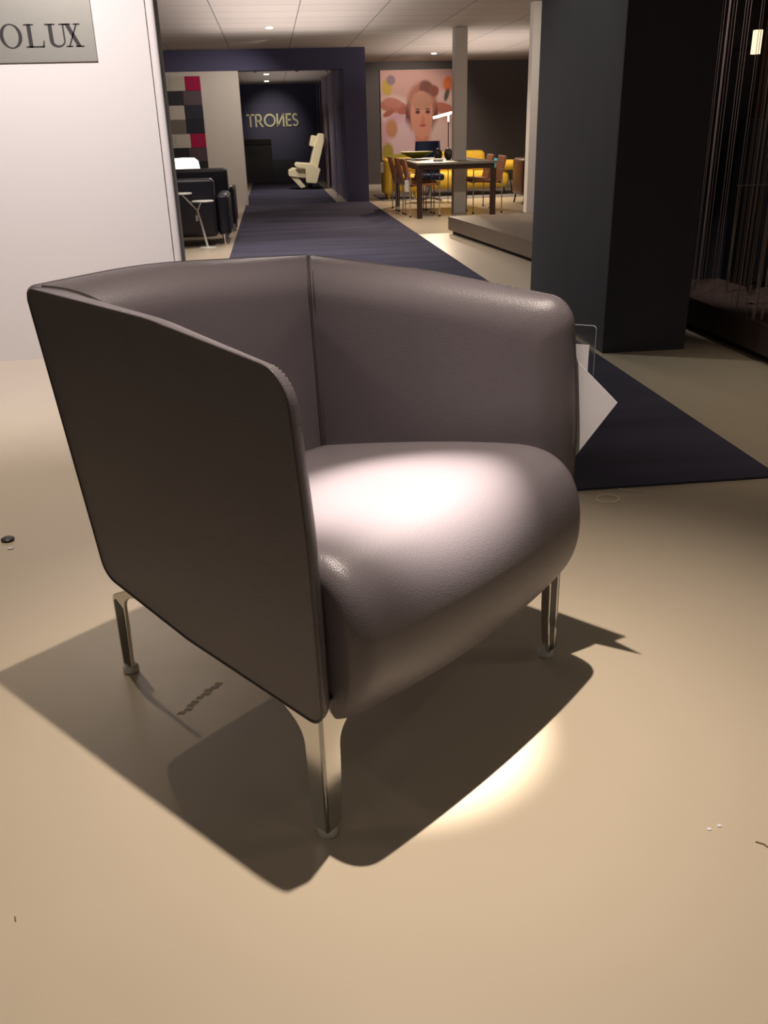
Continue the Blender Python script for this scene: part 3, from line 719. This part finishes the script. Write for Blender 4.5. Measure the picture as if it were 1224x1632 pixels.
# ------------------------------------------------------------------ right side: string curtain and furniture on the dark platform
sc = MB()
for i in range(84):
    y = 3.6+2.15*random.random()**.8; x = 2.55+random.random()*.12
    sc.tube([(x, y, .202), (x+random.uniform(-.004, .004), y, 1.8), (x, y, 3.39)], .0019, 4)
o = sc.build('string_curtain', M['string']); o['kind'] = 'stuff'
tag(o, 'fine silvery string curtain hanging over the dark platform at right', 'string curtain')
cb = thing('black_cabinet', 'tall black cabinet behind the string curtain', 'cabinet')
MB().box(3.02, 4.6, 5.5, 5.88, .2, 1.205, bev=.004).build('body', M['black'], cb)
for i in range(3): MB().box(3.05+i*.5, 3.53+i*.5, 5.48, 5.4995, .24, 1.17, bev=.003).build('door', mat('satin_black_door', (40, 39, 44), .3), cb)
wp = box('wood_panel', M['wood'], 3.2, 5.9, 6.0, 6.05, 0, 3.39); tag(wp, 'reddish brown wooden panel standing behind the black cabinet', 'wall panel')
rl = thing('chrome_rail', 'thin horizontal chrome rail behind the string curtain', 'rail')
MB().tube([(2.78, 5.35, .84), (4.4, 5.35, .84)], .006, 8).build('bar', M['chrome'], rl, True)
for x in (2.8, 4.38): MB().tube([(x, 5.35, .202), (x, 5.35, .84)], .006, 8).build('post', M['chrome'], rl, True)
wl = thing('wall_lamp', 'small glowing wall lamp at the right edge above the black cabinet', 'lamp')
MB().lathe([(.028, 1.57), (.028, 1.70)], (3.0, 5.75, 0), 16).build('lamp_shade', mat('dim_warm_lamp', (255, 225, 180), .5, emit=1.6), wl, True)
MB().box(2.98, 3.02, 5.77, 5.999, 1.60, 1.62).build('bracket', M['chrome'], wl)
dl = thing('desk_lamp', 'small silver lamp head on a curved arm lying on the dark platform', 'lamp', (2.76, 4.98, .2))
MB().lathe([(.005, .045), (.022, .05), (.030, .075), (.026, .10), (.01, .11)], (0, 0, 0), 18).build('lamp_head', M['alu'], dl, True)
MB().tube([(.02, 0, .075), (.08, -.02, .045), (.16, -.05, .012), (.30, -.1, .008)], .006, 8).build('arm', M['alu'], dl, True)

# ------------------------------------------------------------------ bits lying on the floor
def floor_pt(x, y): return (x, y, 0)
o = MB().lathe([(.018, 0), (.021, .003), (.021, .007), (.016, .010)], (-.94, 2.73, 0), 20).build('rubber_stopper', M['black'], None, True)
tag(o, 'small round black rubber stopper lying on the floor at the left', 'stopper')
o = MB().box(-.922, -.904, 2.655, 2.67, 0, .003, bev=.001).build('paper_scrap', M['paper']); tag(o, 'tiny white scrap on the floor beside the black stopper', 'scrap')
o = MB().tube([(1.083+.040*math.cos(t*.2618), 2.715+.033*math.sin(t*.2618), .0022) for t in range(24)], .0021, 5, closed=True).build('rubber_band', M['debris'])
tag(o, 'thin pale rubber band ring on the floor near the carpet edge', 'rubber band')
o = MB().tube([(1.155, 2.80, .0025), (1.17, 2.775, .0025), (1.20, 2.765, .0025), (1.23, 2.75, .0025)], .0022, 5).build('loose_thread', M['debris'])
tag(o, 'short pale twisted strip lying against the carpet front edge', 'scrap')

for x, y, lb in ((.717, 1.177, 'left one of two tiny white specks close together on the floor at right'), (.739, 1.182, 'right one of two tiny white specks close together on the floor at right')):
    o = MB().box(x-.004, x+.004, y-.003, y+.003, 0, .002).build('white_speck', M['paper']); tag(o, lb, 'scrap', 'white specks on the floor')
o = MB().tube([(.785, 1.135, .0014), (.797, 1.127, .0014), (.803, 1.112, .0014)], .0013, 5).build('dark_fibre', M['scuff']); tag(o, 'short brown fibre on the floor at the right edge', 'scrap')
o = MB().tube([(-.517, 1.155, .0012), (-.513, 1.145, .0012)], .0012, 5).build('dark_crumb', M['scuff']); tag(o, 'tiny dark crumb on the floor at the lower left edge', 'scrap')
# rubber scuff under the chair
sm = MB()
for k in range(9):
    t = k/8; x = -.285+.075*t+random.uniform(-.004, .004); y = 1.69+.105*t+random.uniform(-.003, .003)
    sm.prism([(x-.011, y-.004), (x+.006, y-.006), (x+.011, y+.004), (x-.006, y+.006)], lambda a, b, c: Vector((a+random.uniform(-.002, .002), b, c)), .0002, .0008)
o = sm.build('scuff_mark', M['scuff']); tag(o, 'faint dark rubber scuff on the floor under the armchair', 'scuff mark')
